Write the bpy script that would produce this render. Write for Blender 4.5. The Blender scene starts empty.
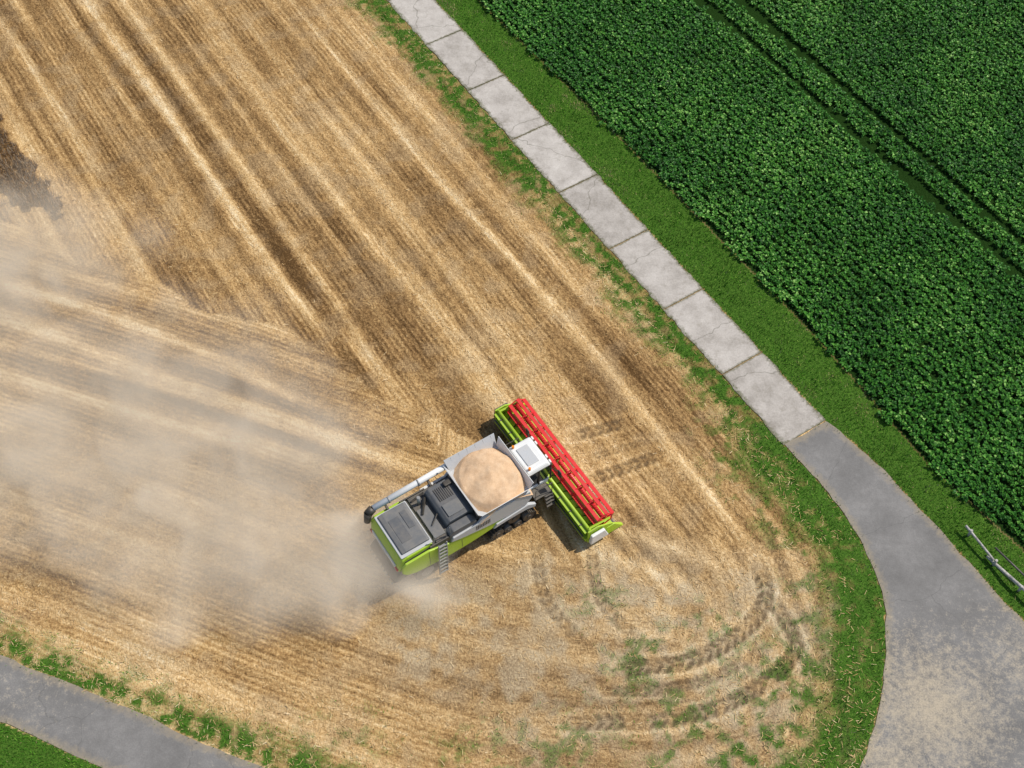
import bpy, bmesh, math, random, time
import numpy as np
from mathutils import Vector, Matrix
from mathutils.geometry import delaunay_2d_cdt
rng=np.random.default_rng(7); random.seed(7)
T0=time.time()
scene=bpy.context.scene
scene.view_settings.view_transform='Standard'
try: scene.view_settings.look='None'
except Exception: pass
scene.view_settings.exposure=0
A=np.array

# ------------------------------------------------------------------ node helper
class NT:
    def __init__(s,name):
        s.m=bpy.data.materials.new(name); s.m.use_nodes=True; s.t=s.m.node_tree; s.t.nodes.clear()
        s.out=s.t.nodes.new('ShaderNodeOutputMaterial')
    def n(s,ty,ins=None,**kw):
        nd=s.t.nodes.new(ty)
        for k,v in kw.items(): setattr(nd,k,v)
        for k,v in (ins or {}).items(): s.set(nd.inputs[k],v)
        return nd
    def set(s,sock,v):
        if isinstance(v,bpy.types.NodeSocket): s.t.links.new(v,sock)
        else: sock.default_value=v
    def math(s,op,a,b=0.0,clamp=False):
        nd=s.n('ShaderNodeMath',{0:a,1:b},operation=op); nd.use_clamp=clamp; return nd.outputs[0]
    def vmath(s,op,a,b=(0,0,0)):
        nd=s.n('ShaderNodeVectorMath',{0:a,1:b},operation=op); return nd.outputs['Value'] if op=='LENGTH' else nd.outputs[0]
    def mix(s,f,a,b,bt='MIX'):
        nd=s.n('ShaderNodeMix',data_type='RGBA',blend_type=bt)
        s.set(nd.inputs[0],f); s.set(nd.inputs[6],a); s.set(nd.inputs[7],b); return nd.outputs[2]
    def noise(s,v,sc,det=4,ro=.6):
        return s.n('ShaderNodeTexNoise',{'Vector':v,'Scale':sc,'Detail':det,'Roughness':ro}).outputs[0]
    def attr(s,nm): return s.n('ShaderNodeAttribute',attribute_name=nm).outputs['Fac']
    def ramp(s,f,pts):
        nd=s.n('ShaderNodeValToRGB',{0:f}); e=nd.color_ramp.elements
        while len(e)<len(pts): e.new(.5)
        for i,(p,c) in enumerate(pts):
            e[i].position=p; e[i].color=(c[0],c[1],c[2],1)
        return nd.outputs[0]
    def maprange(s,v,a,b,c,d):
        return s.n('ShaderNodeMapRange',{0:v,1:a,2:b,3:c,4:d}).outputs[0]
    def pos(s): return s.n('ShaderNodeNewGeometry').outputs['Position']
    def bsdf(s,col,rough=.8,bump=None,bstr=.5,bdist=.03,**kw):
        b=s.n('ShaderNodeBsdfPrincipled',{'Base Color':col,'Roughness':rough})
        for k,v in kw.items(): s.set(b.inputs[k.replace('_',' ')],v)
        if bump is not None:
            bp=s.n('ShaderNodeBump',{'Height':bump,'Strength':bstr,'Distance':bdist})
            s.t.links.new(bp.outputs[0],b.inputs['Normal'])
        s.t.links.new(b.outputs[0],s.out.inputs['Surface']); return b

# ------------------------------------------------------------------ numpy noise
TAB=rng.random((256,256))
def vn(x,y):
    xi=np.floor(x).astype(int); yi=np.floor(y).astype(int); fx=x-xi; fy=y-yi
    fx=fx*fx*(3-2*fx); fy=fy*fy*(3-2*fy)
    a=TAB[xi&255,yi&255]; b=TAB[(xi+1)&255,yi&255]; c=TAB[xi&255,(yi+1)&255]; d=TAB[(xi+1)&255,(yi+1)&255]
    return (a*(1-fx)+b*fx)*(1-fy)+(c*(1-fx)+d*fx)*fy
def fbm(x,y,o=4):
    r=0;am=.5;t=0
    for i in range(o):
        r=r+am*vn(x*2**i+17.3*i,y*2**i+5.1*i); t+=am; am*=.5
    return r/t
def pdist(P,L,side=False):
    L=A(L,float); best=np.full(len(P),1e9); al=np.zeros(len(P)); sg=np.ones(len(P)); cum=0
    for a,b in zip(L[:-1],L[1:]):
        d=b-a; l=np.hypot(*d)
        if l<1e-6: continue
        t=np.clip(((P-a)@d)/l**2,0,1); q=P-(a+t[:,None]*d); ds=np.hypot(q[:,0],q[:,1]); m=ds<best
        best=np.where(m,ds,best); al=np.where(m,cum+t*l,al)
        if side: sg=np.where(m,np.sign(d[0]*q[:,1]-d[1]*q[:,0]),sg)
        cum+=l
    return (best,al,sg) if side else (best,al)
def inpoly(P,L):
    L=A(L,float); x=P[:,0];y=P[:,1]; r=np.zeros(len(P),bool)
    for (x1,y1),(x2,y2) in zip(L,np.roll(L,-1,0)):
        if y1==y2: continue
        r^=((y1>y)!=(y2>y))&(x<(x2-x1)*(y-y1)/(y2-y1)+x1)
    return r
def smooth(L,k=3):
    L=A(L,float); Q=np.vstack([2*L[0]-L[1],L,2*L[-1]-L[-2]]); o=[]
    for i in range(1,len(Q)-2):
        for j in range(k):
            t=j/k; p0,p1,p2,p3=Q[i-1:i+3]
            o.append(.5*((2*p1)+(-p0+p2)*t+(2*p0-5*p1+4*p2-p3)*t*t+(-p0+3*p1-3*p2+p3)*t**3))
    o.append(L[-1]); return A(o)
def sst(x,a,b):
    t=np.clip((x-a)/(b-a),0,1); return t*t*(3-2*t)

# ------------------------------------------------------------------ site plan (metres)
PD=A((.539,-.842)); PN=A((-.842,-.539))
PEND=A((15.16,-3.1)); PW=1.38
CURVE=[(14.0,-3.84),(15.4,-5.89),(16.6,-8.15),(17.35,-10.32),(17.6,-12.4),(17.3,-14.89),(16.61,-17.26),(15.86,-19.07),(15.08,-20.61),(13.64,-22.09),(10.92,-23.33),(5.8,-23.94),(-2.64,-22.92),(-10.8,-20.3),(-17.65,-17.53),(-23.61,-15.18),(-36.76,-10.58),(-70,1)]
LOW=[(-70,-3),(-35.59,-13.91),(-22.87,-18.27),(-17.8,-20.3),(-8.97,-23.33),(3.6,-26.47),(15.59,-27.96),(31.65,-27.96)]
RE=[(60,-45),(44,-30),(31.37,-20.5),(27.5,-16.5),(24.0,-13.4),(22.3,-10.8),(20.6,-8.1),(18.3,-4.6),(16.32,-2.36)]
CURVEs=smooth(CURVE); LOWs=smooth(LOW); REs=smooth(RE)
ASPH=np.vstack([CURVEs,LOWs,[(60,-60)],REs])
P0=PEND-PD*140
CONC=A([P0-PN*PW,PEND-PN*PW,PEND+PN*PW,P0+PN*PW])
FIELD=np.vstack([[P0+PN*PW],CURVEs,[(-160,1),(-160,115)]])
CROP=A([(-2.3-75.6,31.3+118),(-2.3,31.3),(5.5,20.0),(16.3,3.5),(21.2,-5.0),(24.9,-9.9),(34,-21),(120,-120),(200,150)])
STAND=A([(-60,52),(-37.6,26.4),(-32.2,20.2),(-29.2,16.0),(-26.2,12.2),(-26.7,11.7),(-30.4,13.4),(-34.4,15.0),(-60,16)])
ZB=A([(-160,14),(-34,13.2),(-29.9,11.1),(-20.3,6.3),(-12.7,3.2),(-5.9,-1.0),(-2.2,-3.5),(4.3,-8.1),(9.1,-9.6),(13.9,-9.9),(18.5,-10.4),(30,-12),(30,-60),(-160,-60)])
SW=[([(-37,44),(-28.9,31.3),(-20.1,18.1),(-12.8,6.7),(-6.2,-.1)],.36,.42),
    ([(-26.2,31.3),(-16.5,16),(-9.9,5.6),(-5.9,-1)],.30,.28),
    ([(-15,31.3),(-5,15.6),(2.7,4.9),(9.5,-5.9),(12,-10.3)],.20,.40),
    ([(-34.3,29.3),(-28.4,20.7),(-20.1,8.5)],.35,.25),
    ([(-21.8,31.3),(-13,17.3),(-5.1,5.6),(-2.3,.9)],.26,.16),
    ([(-40,11),(-28.8,6.8),(-21.6,4.2),(-14.6,.9),(-9.5,-2.3)],.3,.40),
    ([(-40,8.5),(-28.3,4.4),(-19.3,.6),(-11,-2.6),(-4.7,-5.3)],.40,.50),
    ([(-27.8,2.5),(-16.4,-1),(-5.6,-5.6)],.22,.25),
    ([(-40,4.5),(-27.4,.7),(-20.5,-1.7),(-14,-3.5),(-6.7,-5.9)],.40,.46),
    ([(3.8,-9.5),(8,-11.6),(10.6,-13.6)],.4,.28),
    ([(5,-8.6),(9,-10.2),(12,-11.6)],.2,.25)]
TR=[([(4.9,-16.0),(5.9,-15.7),(8.2,-15.4),(10.6,-14.1),(12,-12.4),(11.9,-10.6)],.38,1.15),
    ([(2.5,-18.3),(7.5,-18.1),(10.8,-16.9),(13,-15.1),(13,-13.9),(12.2,-12.2)],.34,.95),
    ([(4.2,-16.8),(6.5,-16.8),(9.2,-16.2),(11.8,-14.8)],.25,.7),
    ([(3.8,-9.2),(4.2,-12.4),(5.9,-14.4)],.30,.75),([(1.1,-9.2),(1.6,-12.4),(3.6,-14.9)],.30,.65),
    ([(3.2,-3.3),(6.1,-2.4)],.32,.95),([(3.7,-6.0),(7.6,-4.4)],.32,.95),([(3.9,-4.6),(7.0,-3.6)],.2,.6),
    ([(14.6,-20.5),(14.8,-17),(13.6,-13),(12.4,-8)],.22,.6)]
SW=[(smooth(a),b,c) for a,b,c in SW]; TR=[(smooth(a),b,c) for a,b,c in TR]

def site(P):
    x,y=P[:,0],P[:,1]; o={}
    inA=inpoly(P,ASPH); inC=inpoly(P,CONC); inF=inpoly(P,FIELD)&~inA&~inC; inK=inpoly(P,CROP)
    inS=inpoly(P+np.stack([fbm(x*1.5,y*1.5)-.5,fbm(x*1.5+30,y*1.5)-.5],1)*1.6,STAND)
    z2=inpoly(P+np.stack([fbm(x*.3,y*.3)*2-1,fbm(y*.3+9,x*.3)*2-1],1)*1.3,ZB)
    rA=(P-PEND)@PN; aA=(P-PEND)@PD
    dC,aC=pdist(P,CURVEs)
    rc=np.where(z2,dC,rA); ac=np.where(z2,aC,aA); r1=rA-PW
    nz=fbm(x*.55,y*.55); n2=fbm(x*1.7+40,y*1.7,4); n3=fbm(x*.9+80,y*.9,4); n5=fbm(x*2.6+11,y*2.6+3,3)
    g=np.zeros(len(P))
    wv=1.0+2.0*nz
    g=np.maximum(g,np.where(inF&(r1>0),(1-sst(r1,wv*.45,wv+1.1))*(.42+.65*sst(n5,.3,.65))*(y>-6),0))
    bend=inF&(x>8)
    wb=1.5+2.2*n3
    g=np.maximum(g,np.where(bend,(1-sst(dC,wb*.55,wb+1.6))*(.70+.40*sst(n5,.25,.6)),0))
    g=np.maximum(g,np.where(bend,(1-sst(dC,wb+.5,wb+3.2))*(.75*sst(.5*n5+.5*n2,.42,.62)),0))
    low=inF&(x<=12)&(y<0)
    wl=.5+1.3*n3
    g=np.maximum(g,np.where(low,(1-sst(dC,wl*.4,wl+1.3))*(.40+.6*sst(n5,.3,.62)),0))
    for (cx,cy,r,k) in [(5.9,-15.2,3.4,.7),(7.4,-18.6,4.5,.75),(13,-17,4.8,.85),(4.2,-12.4,3,.5),(9.5,-14.2,3.5,.6),(2.1,-19.5,4,.65),(-1.4,-20.2,4,.6),(-7.6,-19.4,4,.5),(14,-12.5,3.6,.6),(11,-20.5,5,.9)]:
        d=np.hypot(x-cx,y-cy)
        g=np.maximum(g,np.where(inF,(1-sst(d,r*.2,r))*sst(.5*n5+.5*n2,.42,.64)*k,0))
    g=np.clip(g,0,1)
    g=np.where(inF|inA|inC,g,1.0)*(~inA)*(~inC)
    g=np.where(inK,0,g)
    dirt=np.zeros(len(P)); tr=np.zeros(len(P))
    for (cx,cy,r) in [(6,-14,7),(9,-17,7),(2,-17,5.5),(12.5,-13.5,5),(-3,-14,5),(1.5,-12,3.5)]:
        dirt=np.maximum(dirt,(1-sst(np.hypot(x-cx,y-cy),r*.35,r))*(.25+.75*sst(.6*n2+.4*n3,.36,.6)))
    dirt=np.maximum(dirt,.3*sst(n3,.5,.7)*inF)
    lf=fbm(rc*1.1,ac*.035,3)-.5; lf2=fbm(rc*2.3+7,ac*.12,4)-.5
    br=.445+(.50*lf+.55*lf2)*(1-.65*dirt)+.26*(fbm(x*.18,y*.18,3)-.5)+np.where(z2,.05,0)+.16*(fbm(x*1.1+5,y*1.1,4)-.5)
    for L,wd,am in SW:
        d,al=pdist(P,L); wob=.7+.6*vn(al*.9,al*0); end=1-sst(al,al.max()-5,al.max()-.5)*.9
        br+=am*np.exp(-(d/(wd*wob))**2)*(.35+1.0*fbm(al*1.2,d*3,3))*end
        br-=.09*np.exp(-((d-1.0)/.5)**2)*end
    wdg=np.exp(-(((x+8.5)/5)**2+((y-2.0)/2.2)**2)); br-=.10*wdg*(.4+n2)
    for L,hw,am in TR:
        d,al,sg=pdist(P,L,True)
        m=(1-sst(d,hw*.85,hw*1.25))*am*sst(al,0,.6)*(1-sst(al,al.max()-.7,al.max()))*(.35+.65*sst(n2,.25,.45))
        chev=.5+.5*np.sin((al+d*.9)*2*math.pi/.48)
        m=m*np.where(d<.07,.35,1)
        tr=np.maximum(tr,m*(.18+.82*chev))
        br-=m*.08*chev
        br+=.16*am*np.exp(-((d-hw*1.4)/.12)**2)*n2*2
    rowamp=.012+.085*sst(fbm(x*.5+3,y*.5,2),.35,.65)
    o.update(inA=inA,inC=inC,inF=inF,inK=inK,inS=inS,rc=rc,ac=ac,z2=z2,green=g,bright=br,dirt=dirt,tr=np.clip(tr,0,1),nz=nz,n2=n2,r1=r1,dC=dC,rowamp=rowamp*(1-.75*dirt),rph=rc+.18*(nz-.5))
    return o

# ------------------------------------------------------------------ mesh helpers
def link(o,parent=None):
    scene.collection.objects.link(o)
    if parent: o.parent=parent
    return o
def fast(name,V,Fc,mat,attrs=None,smoothf=False):
    me=bpy.data.meshes.new(name); M,k=Fc.shape
    me.vertices.add(len(V)); me.vertices.foreach_set('co',np.ascontiguousarray(V,np.float32).ravel())
    me.loops.add(M*k); me.loops.foreach_set('vertex_index',np.ascontiguousarray(Fc,np.int32).ravel())
    me.polygons.add(M); me.polygons.foreach_set('loop_start',(np.arange(M)*k).astype(np.int32))
    try: me.polygons.foreach_set('loop_total',np.full(M,k,np.int32))
    except Exception: pass
    me.polygons.foreach_set('use_smooth',np.full(M,smoothf,bool))
    me.update(calc_edges=True)
    for kk,v in (attrs or {}).items():
        a=me.attributes.new(kk,'FLOAT','POINT'); a.data.foreach_set('value',np.ascontiguousarray(v,np.float32))
    me.materials.append(mat)
    return link(bpy.data.objects.new(name,me))

# ------------------------------------------------------------------ materials
def field_mat():
    t=NT('stubble_ground'); p=t.pos(); rc=t.attr('rowc'); ac=t.attr('alongc'); dt=t.attr('dirt')
    rv2=t.n('ShaderNodeCombineXYZ',{0:rc,1:t.math('MULTIPLY',ac,.35),2:0.0}).outputs[0]
    n1b=t.noise(rv2,6,2,.7); n2=t.noise(p,8,4,.85)
    row=t.math('MULTIPLY',t.math('SINE',t.math('MULTIPLY',t.attr('rph'),2*math.pi/.30)),t.attr('rowamp'))
    st=t.math('ADD',row,t.math('MULTIPLY',t.math('SUBTRACT',n1b,.5),.75))
    f=t.math('ADD',t.attr('bright'),t.math('MULTIPLY',st,t.math('SUBTRACT',1.0,t.math('MULTIPLY',dt,.75))))
    f=t.math('ADD',f,t.math('MULTIPLY',t.math('SUBTRACT',n2,.5),1.35))
    col=t.ramp(f,[(0,(.100,.055,.022)),(.25,(.25,.146,.060)),(.5,(.46,.288,.122)),(.75,(.68,.47,.23)),(1,(.85,.68,.42))])
    dirtc=t.ramp(f,[(0,(.12,.088,.055)),(.35,(.32,.24,.147)),(.7,(.56,.445,.285)),(1,(.74,.63,.45))])
    col=t.mix(t.math('MULTIPLY',dt,.9),col,dirtc)
    gcol=t.ramp(n2,[(.25,(.020,.050,.008)),(.5,(.055,.13,.017)),(.75,(.15,.25,.04))])
    g=t.attr('green'); gm=t.maprange(t.math('ADD',g,t.math('MULTIPLY',t.math('SUBTRACT',n2,.5),1.4)),.2,.9,0,1)
    gm=t.math('MULTIPLY',gm,t.maprange(g,0,.25,0,1))
    col=t.mix(gm,col,gcol)
    col=t.mix(t.math('MULTIPLY',t.attr('tr'),.80,True),col,(.115,.082,.048,1))
    col=t.mix(t.attr('crop'),col,t.ramp(n2,[(.3,(.008,.024,.004)),(.7,(.024,.058,.012))]))
    h=t.noise(p,9,2,.8)
    t.bsdf(col,.95,h,.9,.09,**{'Specular_IOR_Level':.0}); return t.m
def tone_mat(name,pts,rough=.7,spec=.2):
    t=NT(name); c=t.ramp(t.attr('tone'),pts)
    if spec: t.bsdf(c,rough,**{'Specular_IOR_Level':spec})
    else:
        d=t.n('ShaderNodeBsdfDiffuse',{'Color':c}); t.t.links.new(d.outputs[0],t.out.inputs['Surface'])
    return t.m
def asphalt_mat():
    t=NT('asphalt'); p=t.pos()
    a=t.noise(p,.5,3,.6); b=t.noise(p,14,3,.8); c=t.noise(p,3,4,.7)
    f=t.math('ADD',t.math('ADD',t.math('MULTIPLY',a,.45),t.math('MULTIPLY',b,.3)),t.math('MULTIPLY',c,.25))
    col=t.ramp(f,[(.3,(.125,.118,.11)),(.5,(.19,.181,.17)),(.7,(.28,.266,.25))])
    vor=t.n('ShaderNodeTexVoronoi',{'Vector':t.vmath('ADD',p,t.n('ShaderNodeTexNoise',{'Vector':p,'Scale':.8}).outputs[1]),'Scale':.22},feature='DISTANCE_TO_EDGE').outputs[0]
    col=t.mix(t.maprange(vor,0,.006,.35,0),col,(.06,.06,.055,1))
    e=t.attr('edge'); em=t.math('ADD',e,t.math('MULTIPLY',t.math('SUBTRACT',c,.5),1.3))
    col=t.mix(t.maprange(em,.4,1.0,0,.7),col,(.31,.25,.165,1))
    m=None
    for cx,cy,r,k in ((18.9,-17.6,5.5,1.0),(23.5,-15.6,5,.6),(16.5,-20.5,5,.85),(-22,-17,5,.3),(-12,-21,4,.2)):
        d=t.vmath('LENGTH',t.vmath('SUBTRACT',p,(cx,cy,0)))
        q=t.maprange(d,0,r,k,0); m=q if m is None else t.math('MAXIMUM',m,q)
    s=t.math('ADD',t.math('MULTIPLY',m,.8),t.math('ADD',t.math('MULTIPLY',t.math('SUBTRACT',c,.5),1.5),t.math('MULTIPLY',t.math('SUBTRACT',b,.5),1.0)))
    sm=t.math('MULTIPLY',t.maprange(s,.25,.85,0,.85),t.maprange(m,0,.12,0,1))
    col=t.mix(sm,col,t.mix(b,(.34,.275,.185,1),(.58,.49,.36,1)))
    t.bsdf(col,.9,b,.4,.02); return t.m
def concrete_mat():
    t=NT('weathered_concrete'); p=t.pos()
    a=t.noise(p,.9,4,.65); b=t.noise(p,12,4,.75); tn=t.attr('tone')
    f=t.math('ADD',t.math('ADD',t.math('MULTIPLY',a,.6),t.math('MULTIPLY',b,.4)),t.math('MULTIPLY',tn,.07))
    col=t.ramp(f,[(.3,(.27,.24,.205)),(.5,(.43,.39,.345)),(.72,(.58,.535,.48))])
    e=t.attr('edge'); em=t.math('ADD',e,t.math('MULTIPLY',t.math('SUBTRACT',t.noise(p,4,4,.7),.5),1.9))
    col=t.mix(t.maprange(em,.45,1.0,0,.85),col,(.12,.115,.055,1))
    st=t.noise(p,1.6,5,.75); col=t.mix(t.maprange(st,.55,.72,0,.6),col,(.24,.21,.165,1))
    vor=t.n('ShaderNodeTexVoronoi',{'Vector':t.vmath('ADD',p,t.n('ShaderNodeTexNoise',{'Vector':p,'Scale':.9}).outputs[1]),'Scale':.16},feature='DISTANCE_TO_EDGE').outputs[0]
    col=t.mix(t.maprange(vor,0,.006,.6,0),col,(.11,.10,.07,1))
    t.bsdf(col,.9,b,.3,.02); return t.m
MF=field_mat()
M_stub=tone_mat('stubble_straw',[(0,(.17,.098,.038)),(.4,(.44,.275,.118)),(.75,(.69,.485,.24)),(1,(.86,.70,.44))],.7,0)
M_grass=tone_mat('grass_blades',[(0,(.020,.060,.007)),(.35,(.052,.180,.015)),(.65,(.11,.32,.027)),(.85,(.25,.41,.06)),(1,(.50,.42,.2))],.6,0)
M_beet=tone_mat('beet_leaves',[(0,(.012,.058,.006)),(.5,(.034,.150,.012)),(.85,(.095,.28,.030)),(1,(.24,.44,.10))],.5,.22)
M_stand=tone_mat('ripe_stalks',[(0,(.13,.095,.065)),(.5,(.30,.225,.155)),(1,(.52,.42,.30))],.8,0)

# ------------------------------------------------------------------ ground
ST=.12
def axis(a,b,s,far):
    core=np.arange(a,b+s,s); ext=[]; d=s; x=0
    while x<far: d*=1.35; x+=d; ext.append(x)
    ext=A(ext); return np.concatenate([(a-ext)[::-1],core,core[-1]+ext]),len(ext),len(core)
xs,ex,ncx=axis(-38,38,ST,900); ys,ey,ncy=axis(-24,36,ST,900)
X,Y=np.meshgrid(xs,ys); P=np.stack([X.ravel(),Y.ravel()],1)
o=site(P)
road=(o['inA']|o['inC'])
h=.05*(o['nz']-.5)+.03*(o['n2']-.5)
h=h+np.where(o['inF'],.025*np.sin(o['rc']*2*math.pi/.9)*(1-o['dirt'])-.07*o['tr'],0)
nearroad=np.minimum(np.minimum(o['dC'],np.abs(np.abs((P-PEND)@PN)-PW)),pdist(P,REs)[0])
nearroad=np.minimum(nearroad,pdist(P,LOWs)[0])
h=h*sst(nearroad,0,.8); h=np.where(road,-.03,h)
far=(np.abs(P[:,0])>80)|(np.abs(P[:,1])>80); h=np.where(far,0,h)
V=np.stack([P[:,0],P[:,1],h],1); nx=len(xs); ny=len(ys)
idx=np.arange(nx*ny).reshape(ny,nx)
Fq=np.stack([idx[:-1,:-1].ravel(),idx[:-1,1:].ravel(),idx[1:,1:].ravel(),idx[1:,:-1].ravel()],1)
ground=fast('field_ground',V,Fq,MF,dict(rowc=o['rc'],alongc=o['ac'],bright=np.where(o['inS'],.15,o['bright']),green=o['green'],dirt=o['dirt'],tr=o['tr'],rowamp=o['rowamp'],rph=o['rph'],crop=o['inK'].astype(float)),True)
G={k:v.reshape(ny,nx)[ey:ey+ncy,ex:ex+ncx] for k,v in o.items()}
gyy,gxx=np.gradient(G['rc'],ST)
def look(Q,*ks):
    i=np.clip(np.rint((Q[:,1]+24)/ST).astype(int),0,ncy-1); j=np.clip(np.rint((Q[:,0]+38)/ST).astype(int),0,ncx-1)
    return [G[k][i,j] for k in ks]
def rowinfo(Q):
    i=np.clip(np.rint((Q[:,1]+24)/ST).astype(int),0,ncy-1); j=np.clip(np.rint((Q[:,0]+38)/ST).astype(int),0,ncx-1)
    gx,gy=gxx[i,j],gyy[i,j]
    return G['rc'][i,j]+gx*(Q[:,0]-xs[ex+j])+gy*(Q[:,1]-ys[ey+i]),gx,gy

# ------------------------------------------------------------------ asphalt lane
def wob(L,s=.35,amp=.10):
    L=A(L); out=[]
    for a,b in zip(L,np.roll(L,-1,0)):
        n=max(1,int(min(np.hypot(*(b-a)),60)/s))
        for i in range(n): out.append(a+(b-a)*i/n)
    out=A(out); n1=fbm(out[:,0]*1.3,out[:,1]*1.3)-.5; n2=fbm(out[:,0]*1.3+50,out[:,1]*1.3)-.5
    return out+np.stack([n1,n2],1)*amp*3
ol=wob(ASPH); nO=len(ol)
innx,inny=np.meshgrid(np.arange(-40,40,.5),np.arange(-34,0,.5)); ip=np.stack([innx.ravel(),inny.ravel()],1)
ip=ip[inpoly(ip,ASPH)]; dd=pdist(ip,np.vstack([ol[::2],ol[:1]]))[0]; ip=ip[dd>.2]; dd=dd[dd>.2]
res=delaunay_2d_cdt([Vector(p) for p in ol]+[Vector(p) for p in ip],[(i,(i+1)%nO) for i in range(nO)],[],1,1e-5)
vo,fo=res[0],res[2]
VV=A([(v[0],v[1],.018) for v in vo]); FF=A([f for f in fo if len(f)==3])
cen=VV[FF][:,:,:2].mean(1); FF=FF[inpoly(cen,ol)]
de=pdist(VV[:,:2],np.vstack([ol[::2],ol[:1]]))[0]
fast('asphalt_lane',VV,FF,asphalt_mat(),dict(edge=np.clip(1-de/.7,0,1)))

# concrete farm track
Vc=[];Fc=[];tone=[];edge=[]
nslab=22; Ls=5.2
for i in range(nslab):
    s0=-i*Ls-.025; s1=-(i+1)*Ls+.025; dz=random.uniform(-.008,.008); tn=random.uniform(-1,1); tl=random.uniform(-.006,.006)
    nu,nv=26,14
    base=len(Vc)
    for a in range(nu+1):
        for b in range(nv+1):
            s=s0+(s1-s0)*a/nu; q=-PW+2*PW*b/nv
            ed=max(0,1-(PW-abs(q))/.38); ej=max(0,1-min(abs(s-s0),abs(s-s1))/.20)
            jit=0
            if b in(0,nv): jit=.12*(fbm(A([s*2.]),A([float(b)]))[0]-.5)*2*(1 if b else -1)
            p=PEND+PD*s+PN*(q+jit)
            z=.035+dz+tl*q
            if a in(0,nu) or b in(0,nv): z-=.012
            Vc.append((p[0],p[1],z)); tone.append(tn); edge.append(min(1,max(ed,ej)))
    for a in range(nu):
        for b in range(nv):
            k=base+a*(nv+1)+b; Fc.append((k,k+nv+1,k+nv+2,k+1))
    ring=[base+b for b in range(nv+1)]+[base+a*(nv+1)+nv for a in range(1,nu+1)]+[base+nu*(nv+1)+b for b in range(nv-1,-1,-1)]+[base+a*(nv+1) for a in range(nu-1,0,-1)]
    low=[]
    for r in ring: x,y,z=Vc[r]; low.append(len(Vc)); Vc.append((x,y,-.08)); tone.append(tn); edge.append(1)
    for j in range(len(ring)):
        k=(j+1)%len(ring); Fc.append((ring[j],low[j],low[k],ring[k]))
fast('concrete_track',A(Vc),A(Fc),concrete_mat(),dict(tone=tone,edge=edge))

# ------------------------------------------------------------------ blades / stalks
def rnd(n,x0=-38,x1=38,y0=-24,y1=36): return np.stack([rng.uniform(x0,x1,n),rng.uniform(y0,y1,n)],1)
def blades(name,P,hh,wd,lean,tone,mat,z0=-.02):
    n=len(P); a=rng.uniform(0,2*math.pi,n); b=rng.uniform(0,2*math.pi,n)
    dx=np.stack([np.cos(a),np.sin(a)],1)*(wd/2)[:,None]; ln=np.stack([np.cos(b),np.sin(b)],1)*lean[:,None]
    V=np.zeros((n,3,3)); V[:,0,:2]=P-dx; V[:,1,:2]=P+dx; V[:,:2,2]=z0; V[:,2,:2]=P+ln; V[:,2,2]=z0+hh
    return fast(name,V.reshape(-1,3),np.arange(n*3).reshape(n,3),mat,dict(tone=np.repeat(tone,3)))
Q=rnd(330000); inF,inS,gr,tr,dr,bk=look(Q,'inF','inS','green','tr','dirt','bright')
keep=inF&~inS&(rng.random(len(Q))>gr*1.1)&(rng.random(len(Q))>tr*1.5)&(rng.random(len(Q))>dr*.85)
rcq,gx,gy=rowinfo(Q); gl=np.hypot(gx,gy); ok=(gl<1.2)&(gl>.8); off=(rcq%.30)-.15
Q2=(Q-np.stack([gx,gy],1)*np.where(ok,off*.65,0)[:,None])[keep]; n=len(Q2)
blades('stubble',Q2,rng.uniform(.05,.14,n),rng.uniform(.010,.028,n),rng.uniform(0,.06,n),np.clip(bk[keep]*.8+.10+rng.normal(0,.18,n),0,1),M_stub)
# loose straw
Q=rnd(360000); inF,inS,bk,tr=look(Q,'inF','inS','bright','tr')
m=rng.random(len(Q))<np.clip((bk-.37)*.9+.06,0.02,.8)*inF*(~inS)*(1-np.clip(tr*1.5,0,.97)); Q=Q[m]; n=len(Q); a=rng.uniform(0,math.pi,n); L=rng.uniform(.04,.14,n)
d=np.stack([np.cos(a),np.sin(a)],1); nn=np.stack([-d[:,1],d[:,0]],1)*(rng.uniform(.005,.012,n))[:,None]
V=np.zeros((n,4,3)); V[:,0,:2]=Q-d*L[:,None]-nn; V[:,1,:2]=Q+d*L[:,None]-nn; V[:,2,:2]=Q+d*L[:,None]+nn; V[:,3,:2]=Q-d*L[:,None]+nn
zz=rng.uniform(.015,.06,n); V[:,:,2]=zz[:,None]; V[:,1:3,2]+=rng.uniform(-.02,.02,n)[:,None]
fast('loose_straw',V.reshape(-1,3),np.arange(n*4).reshape(n,4),M_stub,dict(tone=np.repeat(np.clip(.62+.3*(bk[m]-.5)+rng.normal(0,.15,n),0,1),4)))
# grass
Q=rnd(800000); inF,gr,r1=look(Q,'inF','green','r1')
m=(rng.random(len(Q))<np.where(inF,gr**1.3*.75,gr)); Q=Q[m]; n=len(Q); inF=inF[m]; r1=r1[m]
fm=fbm(Q[:,0]*.7,Q[:,1]*.7); fm2=fbm(Q[:,0]*2.2,Q[:,1]*2.2); strip=fbm(r1*1.6,((Q-PEND)@PD)*.15,3)
up=(r1<3.6)&inF&(Q[:,1]>-5)
near=np.clip(1-(-r1-2*PW)/1.6,0,1)*(~inF)*(Q[:,1]>-4)
tone=.55+.9*(fm-.5)+.9*(fm2-.5)+np.where(inF,0,.7*(strip-.5)+.12*near)+rng.normal(0,.13,n)-np.where(inF,.04,0)-np.where(up,.14,0)+np.where(rng.random(n)<np.where(inF,.24,.04)+up*.22,.5,0)
Q=Q+rng.normal(0,.10,(n,2))
blades('grass_verge',Q,rng.uniform(.06,.24,n)*(.5+1.0*fm2),rng.uniform(.02,.05,n),rng.uniform(.02,.14,n),np.clip(tone,0,1),M_grass)
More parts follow.
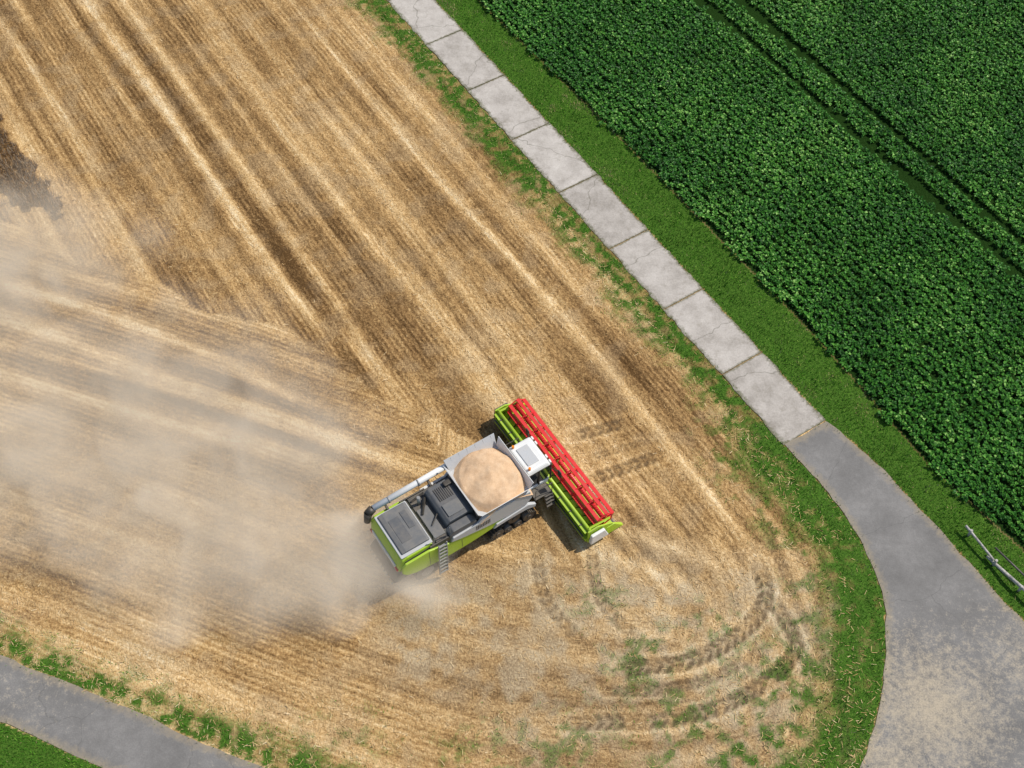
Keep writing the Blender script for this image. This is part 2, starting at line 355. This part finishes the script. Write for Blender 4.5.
# ripe standing crop
Q=rnd(60000,-48,-24,10,36); Q=Q[inpoly(Q+np.stack([fbm(Q[:,0]*1.5,Q[:,1]*1.5)-.5,fbm(Q[:,0]*1.5+30,Q[:,1]*1.5)-.5],1)*1.6,STAND)]; n=len(Q)
blades('standing_grain',Q,rng.uniform(.25,.6,n),rng.uniform(.03,.06,n),rng.uniform(0,.25,n),np.clip(rng.normal(.5,.24,n)+.8*(fbm(Q[:,0],Q[:,1])-.5),0,1),M_stand)

# ------------------------------------------------------------------ sugar-beet field
R=A((.539,-.842)); Nn=A((.842,.539)); org=A((-2.3,31.3))
rr=np.arange(.2,40,.45); aa=np.arange(-10,60,.20)
RR,AA=np.meshgrid(rr,aa); RR=RR.ravel(); AA=AA.ravel()
C=org+R*AA[:,None]+Nn*RR[:,None]+rng.normal(0,.060,(len(AA),2))
T1=A([(12.7,31.3),(28.9,7.0)]); T2=A([(15.3,31.3),(30.0,8.9)])
def dl(P,T):
    d=(T[1]-T[0])/np.hypot(*(T[1]-T[0])); q=P-T[0]; return np.abs(q[:,0]*d[1]-q[:,1]*d[0])
edgej=fbm(C[:,0]*.9,C[:,1]*.9)*.8-.4
k=inpoly(C+np.stack([edgej,edgej],1),CROP)&(C[:,0]<39)&(C[:,1]>-15)&(C[:,1]<36)&(dl(C,T1)>.33)&(dl(C,T2)>.33)
k&=rng.random(len(C))>.03
C=C[k]; nP=len(C); nl=13
vig=.75+.5*fbm(C[:,0]*.5,C[:,1]*.5,3)
c=np.repeat(C,nl,0); vg=np.repeat(vig,nl); n=len(c)
a=rng.uniform(0,2*math.pi,n); el=rng.uniform(.05,1.15,n); L=rng.uniform(.14,.30,n)*vg; wdt=rng.uniform(.05,.10,n)*vg
d=np.stack([np.cos(a)*np.cos(el),np.sin(a)*np.cos(el),np.sin(el)],1); sd=np.stack([-np.sin(a),np.cos(a),0*a],1)
bz=np.zeros((n,3)); bz[:,:2]=c; bz[:,2]=rng.uniform(.05,.22,n)
V=np.zeros((n,5,3)); V[:,0]=bz+d*(L*.15)[:,None]
mid=bz+d*(L*.62)[:,None]; upv=A((0,0,1.))
V[:,1]=mid+sd*wdt[:,None]+upv*.02; V[:,2]=mid-upv*.012; V[:,3]=mid-sd*wdt[:,None]+upv*.02
tip=bz+d*L[:,None]*1.05; tip[:,2]-=rng.uniform(.03,.10,n); V[:,4]=tip
b0=np.arange(n)[:,None]*5
Fl=np.concatenate([b0+A([[0,2,1]]),b0+A([[0,3,2]]),b0+A([[1,2,4]]),b0+A([[2,3,4]])],0)
pt=rng.normal(0,.1,nP)+.7*(fbm(C[:,0]*.25,C[:,1]*.25,4)-.5); tn=np.clip(.50+np.repeat(pt,nl)+rng.normal(0,.22,n),0,1)
fast('sugar_beet_crop',V.reshape(-1,3),Fl,M_beet,dict(tone=np.repeat(tn,5)))

# ------------------------------------------------------------------ combine harvester
def paint(name,col,rough=.35,dust=.35,metal=0):
    t=NT(name); p=t.pos(); n=t.noise(p,2.2,5,.7); n2=t.noise(p,18,3,.7)
    up=t.n('ShaderNodeSeparateXYZ',{0:t.n('ShaderNodeNewGeometry').outputs['Normal']}).outputs[2]
    u=t.maprange(up,.2,1,.35,1.0)
    f=t.math('MULTIPLY',t.math('MULTIPLY',t.maprange(t.math('ADD',t.math('MULTIPLY',n,.75),t.math('MULTIPLY',n2,.25)),.3,.75,.1,1),u),dust)
    c=t.mix(f,(*col,1),(.52,.42,.29,1)); r=t.math('ADD',rough,t.math('MULTIPLY',f,.5))
    t.bsdf(c,r,Metallic=metal); return t.m
WHT=paint('white_paint',(.78,.79,.78),.3,.28); LIME=paint('lime_paint',(.36,.56,.012),.35,.28); RED=paint('red_paint',(.70,.012,.018),.35,.12)
DARK=paint('dark_steel',(.03,.032,.035),.5,.35); SLATE=paint('slate_cover',(.060,.073,.09),.45,.28); GREY=paint('grey_steel',(.26,.27,.28),.4,.3,.3)
RUB=paint('rubber',(.016,.016,.016),.85,.35); LGREY=paint('light_grey_panel',(.48,.50,.52),.4,.3); BLK=paint('black_plastic',(.012,.012,.013),.45,.2)
LID=paint('grey_lid',(.10,.112,.125),.5,.3)
t=NT('cab_glass'); t.bsdf((.015,.02,.025,1),.06,**{'Specular_IOR_Level':.8}); GLS=t.m
t=NT('lamp_glass'); t.bsdf((.8,.8,.75,1),.1); LMP=t.m
t=NT('orange_beacon'); t.bsdf((.8,.25,.02,1),.2); ORG=t.m
t=NT('wheat_grain'); p=t.pos(); n=t.noise(p,30,4,.8); n2=t.noise(p,2.5,4,.6)
t.bsdf(t.ramp(t.math('ADD',t.math('MULTIPLY',n,.5),t.math('MULTIPLY',n2,.5)),[(.3,(.50,.31,.17)),(.5,(.66,.44,.26)),(.7,(.78,.57,.37))]),.9,n,.6,.03); GRN=t.m

root=bpy.data.objects.new('combine_harvester',None); scene.collection.objects.link(root)
root.location=(-2.35,-8.45,0); root.rotation_euler=(0,0,math.radians(33)); root.scale=(.9,.9,.9)
def pm(name,V,Fs,mat,bevel=0,sm=False,mats=None):
    me=bpy.data.meshes.new(name); me.from_pydata([tuple(v) for v in V],[],Fs); 
    bm=bmesh.new(); bm.from_mesh(me); bmesh.ops.recalc_face_normals(bm,faces=bm.faces); bm.to_mesh(me); bm.free()
    me.materials.append(mat); me.polygons.foreach_set('use_smooth',[sm]*len(me.polygons))
    o=link(bpy.data.objects.new(name,me),root)
    if bevel:
        b=o.modifiers.new('b','BEVEL'); b.width=bevel; b.segments=2; b.limit_method='ANGLE'; b.angle_limit=.6
    return o
BF=[(0,3,2,1),(4,5,6,7),(0,1,5,4),(1,2,6,5),(2,3,7,6),(3,0,4,7)]
def box(name,x0,x1,y0,y1,z0,z1,mat,bevel=.02):
    return pm(name,[(x0,y0,z0),(x1,y0,z0),(x1,y1,z0),(x0,y1,z0),(x0,y0,z1),(x1,y0,z1),(x1,y1,z1),(x0,y1,z1)],BF,mat,bevel)
def frus(name,b,t,z0,z1,mat,bevel=.03):
    return pm(name,[(b[0],b[2],z0),(b[1],b[2],z0),(b[1],b[3],z0),(b[0],b[3],z0),(t[0],t[2],z1),(t[1],t[2],z1),(t[1],t[3],z1),(t[0],t[3],z1)],BF,mat,bevel)
def prism(name,pr,y0,y1,mat,bevel=.03,y0b=None):
    n=len(pr); V=[(x,y0,z) for x,z in pr]+[(x,y1,z) for x,z in pr]
    Fs=[tuple(range(n)),tuple(range(2*n-1,n-1,-1))]+[(i,(i+1)%n,n+(i+1)%n,n+i) for i in range(n)]
    return pm(name,V,Fs,mat,bevel)
def cyl(name,p0,p1,r,mat,seg=20,r2=None,bevel=0,sm=True):
    p0=Vector(p0);p1=Vector(p1); ax=(p1-p0).normalized(); u=ax.orthogonal().normalized(); v=ax.cross(u); r2=r if r2 is None else r2
    V=[p0+(u*math.cos(2*math.pi*i/seg)+v*math.sin(2*math.pi*i/seg))*r for i in range(seg)]+[p1+(u*math.cos(2*math.pi*i/seg)+v*math.sin(2*math.pi*i/seg))*r2 for i in range(seg)]
    Fs=[tuple(range(seg)),tuple(range(2*seg-1,seg-1,-1))]+[(i,(i+1)%seg,seg+(i+1)%seg,seg+i) for i in range(seg)]
    o=pm(name,V,Fs,mat,bevel)
    if sm:
        for p in o.data.polygons: p.use_smooth=len(p.vertices)==4
    return o
def boxes(name,lst,mat):
    V=[];Fs=[]
    for (c,ux,uy,uz) in lst:
        b=len(V); c=Vector(c); ux=Vector(ux);uy=Vector(uy);uz=Vector(uz)
        for s in ((-1,-1,-1),(1,-1,-1),(1,1,-1),(-1,1,-1),(-1,-1,1),(1,-1,1),(1,1,1),(-1,1,1)): V.append(c+ux*s[0]+uy*s[1]+uz*s[2])
        Fs+=[tuple(b+i for i in f) for f in BF]
    return pm(name,V,Fs,mat)
def rod(p0,p1,r):
    p0=Vector(p0);p1=Vector(p1); ax=(p1-p0)/2; u=ax.orthogonal().normalized()*r; v=ax.normalized().cross(u.normalized())*r
    return ((p0+p1)/2,u,v,ax)
box('chassis',-4.0,3.2,-1.15,1.15,.75,2.0,DARK,.05)
prism('body_core',[(-4.35,1.6),(-4.55,2.3),(-4.35,2.95),(-2.5,3.1),(.2,3.1),(.2,1.4),(-2,1.3)],-1.5,1.5,DARK,.05)
for sgn,nm in ((-1,'right'),(1,'left')):
    ya,yb=sorted((sgn*1.56,sgn*1.70))
    prism('side_lime_panel_'+nm,[(-4.45,1.85),(-4.66,2.2),(-4.62,2.75),(-4.4,3.0),(-3.0,3.05),(-2.15,2.75),(-1.0,2.45),(.4,2.15),(1.7,1.98),(.9,1.60),(-.6,1.38),(-2.2,1.34),(-3.9,1.55)],ya,yb,LIME,.04)
    ya,yb=sorted((sgn*1.58,sgn*1.74))
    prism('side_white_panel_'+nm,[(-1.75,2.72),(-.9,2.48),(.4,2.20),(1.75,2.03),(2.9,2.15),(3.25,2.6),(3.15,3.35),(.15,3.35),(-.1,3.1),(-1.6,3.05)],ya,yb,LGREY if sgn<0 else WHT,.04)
    ya,yb=sorted((sgn*1.52,sgn*1.60))
    prism('side_dark_panel_'+nm,[(-3.0,2.9),(-2.9,3.2),(-1.4,3.2),(-1.5,2.5)],ya,yb,DARK,.02)  # dark inset panel between the lime and white side panels
    ya,yb=sorted((sgn*1.40,sgn*1.52)); prism('side_skirt_'+nm,[(-3.6,1.6),(-3.4,1.15),(-.4,1.05),(.6,1.5)],ya,yb,DARK,.02)
    ya,yb=sorted((sgn*1.60,sgn*1.80)); prism('track_fender_'+nm,[(.8,1.62),(1.0,1.95),(1.8,2.0),(3.0,2.12),(3.5,1.75),(3.45,1.5),(2.9,1.7),(1.7,1.72)],ya,yb,LGREY,.03)
    boxes('panel_seams_'+nm,[((-3.05,sgn*1.70,2.25),(.012,0,0),(0,.006,0),(0,0,.70)),((-1.1,sgn*1.70,1.95),(.012,0,0),(0,.006,0),(0,0,.42))],DARK)
    boxes('side_vents_'+nm,[((-.2+.1*i,sgn*1.745,2.75),(.025,0,0),(0,.006,0),(0,0,.2)) for i in range(9)],DARK)
prism('rear_hood',[(-4.78,2.15),(-4.75,2.6),(-4.5,3.12),(-4.2,3.25),(-2.7,3.28),(-2.6,2.2),(-4.2,1.9)],-1.48,1.48,LIME,.08)
box('rear_hood_rim',-4.5,-2.65,-1.42,1.42,3.27,3.33,LGREY,.03)
prism('rear_hood_lid',[(-4.38,3.335),(-4.34,3.42),(-4.1,3.47),(-2.85,3.47),(-2.72,3.42),(-2.70,3.335)],-1.25,1.32,LID,.05)
box('lid_inset',-4.05,-3.45,-.75,.75,3.472,3.49,SLATE,.01); box('lid_hatch',-3.3,-2.95,-.2,.9,3.472,3.50,SLATE,.01)
box('rear_tail_panel',-4.83,-4.76,-1.2,1.2,2.2,2.6,WHT,.02)
box('rear_number_plate',-4.86,-4.835,-.3,.3,2.3,2.45,LMP,.003)
prism('straw_chopper',[(-4.1,1.7),(-4.8,1.3),(-5.1,.9),(-4.7,.7),(-4.0,.95)],-1.3,1.3,DARK,.04)
boxes('chopper_vanes',[((-4.9,y,.78),(.26,0,.1),(0,.012,0),(0,0,.10)) for y in np.linspace(-1.15,1.15,9)],GREY)
for y in(-1.3,1.3): box('tail_lamp',-4.85,-4.74,y-.12,y+.12,2.25,2.4,RED,.01)
box('engine_deck',-2.5,.15,-1.5,1.5,3.0,3.18,DARK,.03)
prism('engine_cover',[(-1.65,3.19),(-1.6,3.5),(-1.4,3.66),(-.25,3.7),(.0,3.62),(.0,3.19)],-1.1,1.2,SLATE,.05)
boxes('engine_cover_slats',[((-1.2+i*.11,.55,3.69+.003*i),(.018,0,0),(0,.4,0),(0,0,.012)) for i in range(8)],BLK)
box('engine_cover_step',-1.3,-.35,-.85,-.1,3.70,3.73,LID,.01)
prism('cooling_intake',[(-1.75,2.6),(-1.75,3.3),(-1.5,3.52),(-.3,3.52),(-.12,3.35),(-.12,2.6)],-1.64,-1.15,SLATE,.05)
box('air_cleaner',-.6,-.1,.72,1.05,3.73,3.87,BLK,.06)
cyl('exhaust_pipe',(-2.1,.9,3.2),(-2.1,.9,3.9),.09,GREY); box('rear_step',-2.45,-1.8,-1.3,.6,3.19,3.24,LID,.01)
boxes('engine_hoses',[rod((-2.3,.2,3.3),(-1.7,1.0,3.35),.05),rod((-2.4,1.2,3.25),(-1.6,1.3,3.3),.04),rod((-2.2,-.6,3.3),(-1.65,-.2,3.4),.03)],BLK)
rl=[]
for y in (-1.5,):
    for x in (-2.6,-1.9,-1.65): rl.append(rod((x,y,3.2),(x,y,3.95),.016))
    rl.append(rod((-2.6,y,3.95),(-2.5,y,3.95),.016))
boxes('deck_railing',rl,GREY)
ld=[]; a=Vector((-2.25,-1.74,3.15)); b=Vector((-2.5,-2.05,.6))
for dx in(-.24,.24): ld.append(rod(a+Vector((dx,0,0)),b+Vector((dx,0,0)),.03))
for i in range(9):
    q=a.lerp(b,(i+.5)/9); ld.append((q,(.24,0,0),(0,.06,0),(0,0,.018)))
boxes('rear_ladder',ld,GREY)
x0,x1,y0,y1=.2,3.15,-1.6,1.6
frus('grain_tank',(x0+.1,x1-.1,y0+.1,y1-.1),(x0,x1,y0,y1),2.0,3.42,LGREY,.03)
def flap(nm,pts,mat):
    V=[Vector(p) for p in pts]; nrm=(V[1]-V[0]).cross(V[2]-V[0]).normalized()*.03
    return pm(nm,V+[v+nrm for v in V],BF,mat,.008)
e=.42; zt=4.02; zb=3.40
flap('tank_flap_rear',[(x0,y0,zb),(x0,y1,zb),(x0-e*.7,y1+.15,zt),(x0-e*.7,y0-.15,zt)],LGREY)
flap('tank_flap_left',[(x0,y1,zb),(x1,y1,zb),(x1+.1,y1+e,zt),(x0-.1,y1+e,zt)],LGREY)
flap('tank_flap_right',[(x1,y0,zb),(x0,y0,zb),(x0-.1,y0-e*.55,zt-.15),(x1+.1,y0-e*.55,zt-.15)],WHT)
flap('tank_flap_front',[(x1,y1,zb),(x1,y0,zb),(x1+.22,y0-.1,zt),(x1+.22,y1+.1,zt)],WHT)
boxes('flap_ribs',[rod((x0+.5*i+.3,y1+.04,zb+.03),(x0+.5*i+.3,y1+e-.03,zt-.02),.02) for i in range(6)]+[rod((x0-.03,y0+.6*i+.2,zb+.03),(x0-e*.66,y0+.6*i+.2,zt-.02),.02) for i in range(5)],GREY)
V=[];Fs=[];N=60
uu,vv=np.meshgrid(np.linspace(-1,1,N+1),np.linspace(-1,1,N+1),indexing='ij')
gx_=(x0+x1)/2+uu*1.62; gy_=vv*1.78; r_=np.hypot(uu,vv)
gz_=4.20-.40*r_-1.5*np.maximum(0,r_-.95)+.04*np.sin(gx_*3+gy_*2)+.03*np.sin(gy_*5-gx_*2)+.08*(fbm(gx_*3,gy_*3)-.5)
V=np.stack([gx_.ravel(),gy_.ravel(),gz_.ravel()],1).tolist()
for i in range(N):
    for j in range(N):
        k=i*(N+1)+j; Fs.append((k,k+1,k+N+2,k+N+1))
pm('grain_heap',V,Fs,GRN,0,True)
cyl('unloading_auger_tube',(1.3,1.98,3.45),(-4.3,1.9,3.35),.17,WHT,24)
cyl('unloading_auger_elbow',(1.3,1.98,3.45),(1.75,1.7,2.6),.22,WHT,24)
for xx in (-3.4,-1.6,.2): cyl('auger_band',(xx,1.925+.01*xx,3.375+.0175*(xx+3)),(xx+.08,1.925+.01*xx,3.377+.0175*(xx+3)),.19,GREY,24)
cyl('unloading_auger_spout',(-4.3,1.9,3.35),(-4.65,1.84,3.2),.23,BLK,20); cyl('unloading_auger_boot',(-4.6,1.85,3.24),(-4.8,1.72,2.7),.23,BLK,20,.18)
boxes('auger_cradle',[((-3.6,1.75,3.1),(.05,0,0),(0,.25,0),(0,0,.12)),((-1,1.75,3.1),(.05,0,0),(0,.25,0),(0,0,.12))],DARK)
frus('cab_glass',(3.35,4.85,-.92,.92),(3.3,4.98,-1.0,1.0),2.0,3.45,GLS,.06)
frus('cab_floor',(3.3,4.8,-.95,.95),(3.3,4.9,-.97,.97),1.6,2.02,WHT,.04)
cp=[]
for x in(3.36,4.2,4.95):
    for y in(-.98,.98): cp.append(rod((x,y,2.0),(x,y,3.5),.045))
boxes('cab_pillars',cp,BLK)
frus('cab_roof',(3.42,4.95,-1.05,1.05),(3.5,4.80,-.92,.92),3.46,3.74,WHT,.09)
box('cab_roof_hatch',3.75,4.45,-.6,.6,3.742,3.79,LGREY,.03)
for y in(-.85,-.5,.5,.85): box('work_lamp',4.92,5.01,y-.1,y+.1,3.48,3.62,LMP,.015)
for y in(-.8,.8): cyl('beacon',(3.7,y,3.72),(3.7,y,3.92),.07,ORG,12)
boxes('mirror_arms',[rod((4.85,-1,3.2),(5.15,-1.5,3.2),.02),rod((4.85,1,3.2),(5.15,1.5,3.2),.02)],BLK)
for y in(-1.55,1.55): box('mirror',5.1,5.17,y-.14,y+.14,2.8,3.3,BLK,.02)
box('cab_platform',3.3,4.7,1.02,1.75,1.75,1.82,DARK,.01)
box('cab_platform_right',3.55,4.6,-1.65,-1.02,1.75,1.82,DARK,.01)
for sg_,nm in ((1,'left'),(-1,'right')):
    boxes('cab_steps_'+nm,[rod((4.6,sg_*1.65,1.8),(4.7,sg_*1.9,.6),.025),rod((4.1,sg_*1.65,1.8),(4.2,sg_*1.9,.6),.025)]+[((4.4,sg_*(1.67+.25*i/4),1.7-i*.28),(.25,0,0),(0,.07,0),(0,0,.015)) for i in range(4)]+[rod((3.55,sg_*1.65,1.8),(3.55,sg_*1.65,2.8),.018),rod((3.55,sg_*1.65,2.8),(4.6,sg_*1.65,2.8),.018),rod((4.6,sg_*1.65,1.8),(4.6,sg_*1.65,2.8),.018)],DARK)
for sgn in(-1,1):
    yc=sgn*1.34; hw=.34
    pr=[]
    for cx,cz,r,a0,a1 in ((1.15,.42,.42,150,290),(3.15,.42,.42,250,390),(2.2,1.15,.44,30,150)):
        for i in range(9):
            a=math.radians(a0+(a1-a0)*i/8); pr.append((cx+math.cos(a)*r,cz+math.sin(a)*r))
    n=len(pr); V=[(x,yc-hw,z) for x,z in pr]+[(x,yc+hw,z) for x,z in pr]
    pm('track_belt',V,[(i,(i+1)%n,n+(i+1)%n,n+i) for i in range(n)],RUB,0)
    lg=[]
    for i in range(n):
        a=Vector((pr[i][0],0,pr[i][1])); b=Vector((pr[(i+1)%n][0],0,pr[(i+1)%n][1])); m=max(1,int((b-a).length/.16)); 
        for j in range(m):
            q=a.lerp(b,(j+.5)/m); tt=(b-a).normalized(); nn=Vector((tt.z,0,-tt.x))
            lg.append(((q.x+nn.x*.02,yc,q.z+nn.z*.02),tt*.035,(0,hw,0),nn*.035))
    boxes('track_lugs',lg,RUB)
    for cx,cz,r in ((1.15,.42,.37),(3.15,.42,.37),(1.8,.28,.24),(2.45,.28,.24),(2.2,1.15,.38)):
        cyl('track_roller',(cx,yc-hw+.02,cz),(cx,yc+hw-.02,cz),r,DARK,24); cyl('track_hub',(cx,yc+sgn*(hw-.03),cz),(cx,yc+sgn*(hw+.02),cz),r*.4,DARK,16)
    yc=sgn*1.30; cyl('rear_tyre',(-3.2,yc-.27,.72),(-3.2,yc+.27,.72),.70,RUB,36,None,.08)
    cyl('rear_rim',(-3.2,yc+sgn*.2,.72),(-3.2,yc+sgn*.285,.72),.38,GREY,24)
    boxes('rear_tyre_lugs',[((-3.2+math.cos(a)*.72,yc+(.14 if i%2 else -.14),.72+math.sin(a)*.72),(-math.sin(a)*.03,0,math.cos(a)*.03),(0,.13,0),(math.cos(a)*.03,0,math.sin(a)*.03)) for i,a in enumerate(np.linspace(0,2*math.pi,36,endpoint=False))],RUB)
cyl('rear_axle',(-3.2,-1.2,.72),(-3.2,1.2,.72),.12,DARK)
prism('feeder_house',[(3.3,1.55),(3.3,.95),(5.25,.35),(5.25,1.15)],-.75,.75,DARK,.03)
box('feeder_top_plate',3.9,5.2,-.5,.5,1.38,1.42,LIME,.01)
# header
W=4.55
box('header_back_wall',5.1,5.22,-W,W,.35,1.30,LIME,.02)
cyl('header_top_beam',(5.12,-W,1.34),(5.12,W,1.34),.10,LIME,16)
box('header_rear_beam',4.85,5.09,-W,W,.35,.62,LIME,.02)
box('header_top_shelf',4.82,5.2,-W+.05,W-.05,1.22,1.26,LIME,.01)
pm('header_table',[(5.2,-W,.28),(6.85,-W,.10),(6.85,W,.10),(5.2,W,.28),(5.2,-W,.34),(6.85,-W,.14),(6.85,W,.14),(5.2,W,.34)],BF,LIME,.005)
boxes('header_shelf_brackets',[((5.0,y,1.28),(.17,0,0),(0,.03,0),(0,0,.02)) for y in np.linspace(-W+.6,W-.6,9)],DARK)
box('cutter_bar',6.85,6.95,-W,W,.09,.14,DARK,.005)
boxes('knife_fingers',[((7.0,y,.11),(.06,0,0),(0,.014,0),(0,0,.014)) for y in np.arange(-W+.05,W,.1)],GREY)
cyl('intake_auger',(5.58,-W+.05,.66),(5.58,W-.05,.66),.17,LIME,20)
V=[];Fs=[]
NS=520
for i in range(NS+1):
    y=-W+.1+(2*W-.2)*i/NS; s=1 if y<0 else -1; a=s*y*2*math.pi/.6
    for r in(.16,.30): V.append((5.58+math.cos(a)*r,y,.66+math.sin(a)*r))
for i in range(NS): k=2*i; Fs.append((k,k+1,k+3,k+2))
pm('auger_flighting',V,Fs,DARK,0,True)
for y in(-W,W):
    s=1 if y>0 else -1
    ya,yb=sorted((y,y+s*.09))
    prism('end_plate',[(4.95,.3),(4.95,1.42),(5.6,1.46),(6.5,.95),(6.95,.35),(6.9,.12),(5.2,.15)],ya,yb,LIME,.02)
    frus('crop_divider',(6.2,7.3,y-.02 if s>0 else y-.2,y+.2 if s>0 else y+.02),(6.2,6.7,y if s>0 else y-.12,y+.12 if s>0 else y),.1,.75,LIME,.03)
    ya,yb=sorted((y+s*.1,y+s*.34)); frus('side_drive_cover',(5.0,6.2,ya,yb),(5.05,5.9,ya,yb-.05),.35,1.2,WHT if s<0 else DARK,.05)
    boxes('reel_arm',[rod((5.1,y-s*.12,1.42),(6.5,y-s*.12,1.30),.05)],LIME)
boxes('reel_arm_centre',[rod((5.1,0,1.42),(6.2,0,1.30),.05)],LIME)
RX,RZ,RR_=6.22,1.22,.55
cyl('reel_shaft',(RX,-W+.15,RZ),(RX,W-.15,RZ),.13,RED,16)
bars=[];tines=[];sp=[]
for k in range(6):
    a=math.radians(20+60*k); cx=RX+math.cos(a)*RR_; cz=RZ+math.sin(a)*RR_
    bars.append(((cx,0,cz),(.10,0,.0),(0,W-.18,0),(0,0,.03)))
    for y in np.arange(-W+.25,W-.2,.14): tines.append(((cx+.06,y,cz-.14),(.011,0,-.0),(0,.010,0),(.03,0,-.13)))
    for y in np.linspace(-W+.2,W-.2,9):
        sp.append(rod((RX,y,RZ),(cx,y,cz),.03)); a2=a+math.radians(60)
        sp.append(rod((cx,y,cz),(RX+math.cos(a2)*RR_,y,RZ+math.sin(a2)*RR_),.028))
boxes('reel_bars',bars,RED); boxes('reel_tines',tines,RED); boxes('reel_spiders',sp,RED)
boxes('header_hoses',[rod((4.9,-.9,1.2),(4.2,-.8,1.8),.03),rod((4.9,-1.0,1.1),(4.2,-.9,1.7),.03),rod((4.95,1.1,1.3),(4.1,.9,1.9),.03)],BLK)
cyl('driveshaft',(4.8,-1.3,.8),(4.8,-4.4,.8),.05,DARK); cyl('driveshaft_left',(4.8,1.3,.8),(4.8,4.4,.8),.05,DARK)

# ------------------------------------------------------------------ weathered rail at the roadside
rt=bpy.data.objects.new('wooden_rail_barrier',None); scene.collection.objects.link(rt)
t=NT('bleached_wood'); p=t.pos(); n=t.noise(p,9,4,.7); t.bsdf(t.ramp(n,[(.3,(.22,.2,.17)),(.6,(.5,.47,.43)),(.8,(.68,.66,.62))]),.8,n,.4,.02); WD=t.m
_r=root; root=rt
pts=[(22.15,-8.7,.45),(22.65,-9.6,.42),(23.15,-10.5,.35)]
for i in range(2): cyl('rail_top_%d'%i,pts[i],pts[i+1],.07-.01*i,WD,10,.06)
cyl('rail_bottom_1',(22.95,-10.2,.15),(23.7,-11.4,.4),.07,WD,10,.09); cyl('rail_bottom_2',(23.7,-11.4,.4),(24.6,-12.6,.5),.09,WD,10,.08)
cyl('rail_dark_brace',(23.3,-9.9,.5),(24.4,-11.5,.55),.05,DARK,8)
for x,y in((22.35,-9.0),(23.2,-10.6),(24.1,-11.95)): cyl('post',(x,y,-.1),(x,y,.55),.07,WD,10)
root=_r

# ------------------------------------------------------------------ dust cloud (true volume)
t=NT('harvest_dust_glow'); p=t.n('ShaderNodeTexCoord').outputs['Object']
wn=t.n('ShaderNodeTexNoise',{'Vector':p,'Scale':.35,'Detail':0.0}).outputs[1]
pw=t.vmath('ADD',p,t.vmath('MULTIPLY',t.vmath('SUBTRACT',wn,(.5,.5,.5)),(6,6,1.2)))
tot=None
for cx,cy,cz,rx,ry,rz,am in ((-6.3,-11.2,.6,4.6,3.2,2.6,.85),(-12,-10.2,1.0,8.5,5.2,3,.46),(-19,-4.5,1.2,13,10,3.2,.42),(-30,6.5,1.4,11,8,3.2,.40),(-11,-5.0,1.2,6,3.4,2.6,.24)):
    d=t.vmath('LENGTH',t.vmath('MULTIPLY',t.vmath('SUBTRACT',pw,(cx,cy,cz)),(1/rx,1/ry,1/rz)))
    q=t.math('MULTIPLY',t.maprange(d,0,1,1,0),am); tot=q if tot is None else t.math('ADD',tot,q)
nz=t.noise(pw,.36,2,.5)
dens=t.math('MULTIPLY',tot,t.maprange(nz,.32,.70,.35,1.3))
vol=t.n('ShaderNodeVolumePrincipled',{'Color':(1,.88,.71,1),'Density':dens,'Anisotropy':-.35,'Emission Color':(1,.80,.57,1),'Emission Strength':t.math('MULTIPLY',dens,.155)})  # own emission added to the dust, standing in for multiple scattering of light
t.t.links.new(vol.outputs[0],t.out.inputs['Volume'])
try: t.m.cycles.volume_step_rate=5.0
except Exception as ex_: print('step',ex_)
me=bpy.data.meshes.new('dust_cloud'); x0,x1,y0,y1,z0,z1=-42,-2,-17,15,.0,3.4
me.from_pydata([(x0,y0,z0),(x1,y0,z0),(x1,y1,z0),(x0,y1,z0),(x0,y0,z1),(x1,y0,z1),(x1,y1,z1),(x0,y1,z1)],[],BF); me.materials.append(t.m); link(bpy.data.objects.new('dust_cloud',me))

# ------------------------------------------------------------------ light, sky, camera
S=Vector((.90,.36,0)).normalized()*math.cos(math.radians(52)); S.z=math.sin(math.radians(52))
sl=bpy.data.lights.new('sun','SUN'); sl.energy=4.2; sl.angle=math.radians(.6); sl.color=(1,.95,.865)
so_=link(bpy.data.objects.new('sun',sl)); so_.rotation_euler=S.to_track_quat('Z','Y').to_euler(); so_.location=(20,10,40)
wd=bpy.data.worlds.new('World'); scene.world=wd; wd.use_nodes=True; nt=wd.node_tree; bg=nt.nodes['Background']
sk=nt.nodes.new('ShaderNodeTexSky'); sk.sky_type='NISHITA'; sk.sun_disc=False; sk.sun_elevation=math.radians(52); sk.sun_rotation=math.atan2(S.x,S.y)
nt.links.new(sk.outputs[0],bg.inputs[0]); bg.inputs[1].default_value=.11
cam=bpy.data.cameras.new('camera'); co=link(bpy.data.objects.new('camera',cam)); scene.camera=co
co.location=(0,-35.8,53); co.rotation_euler=(math.radians(34),0,0); cam.lens=42.29; cam.sensor_width=36; cam.clip_end=3000
print('done',time.time()-T0)
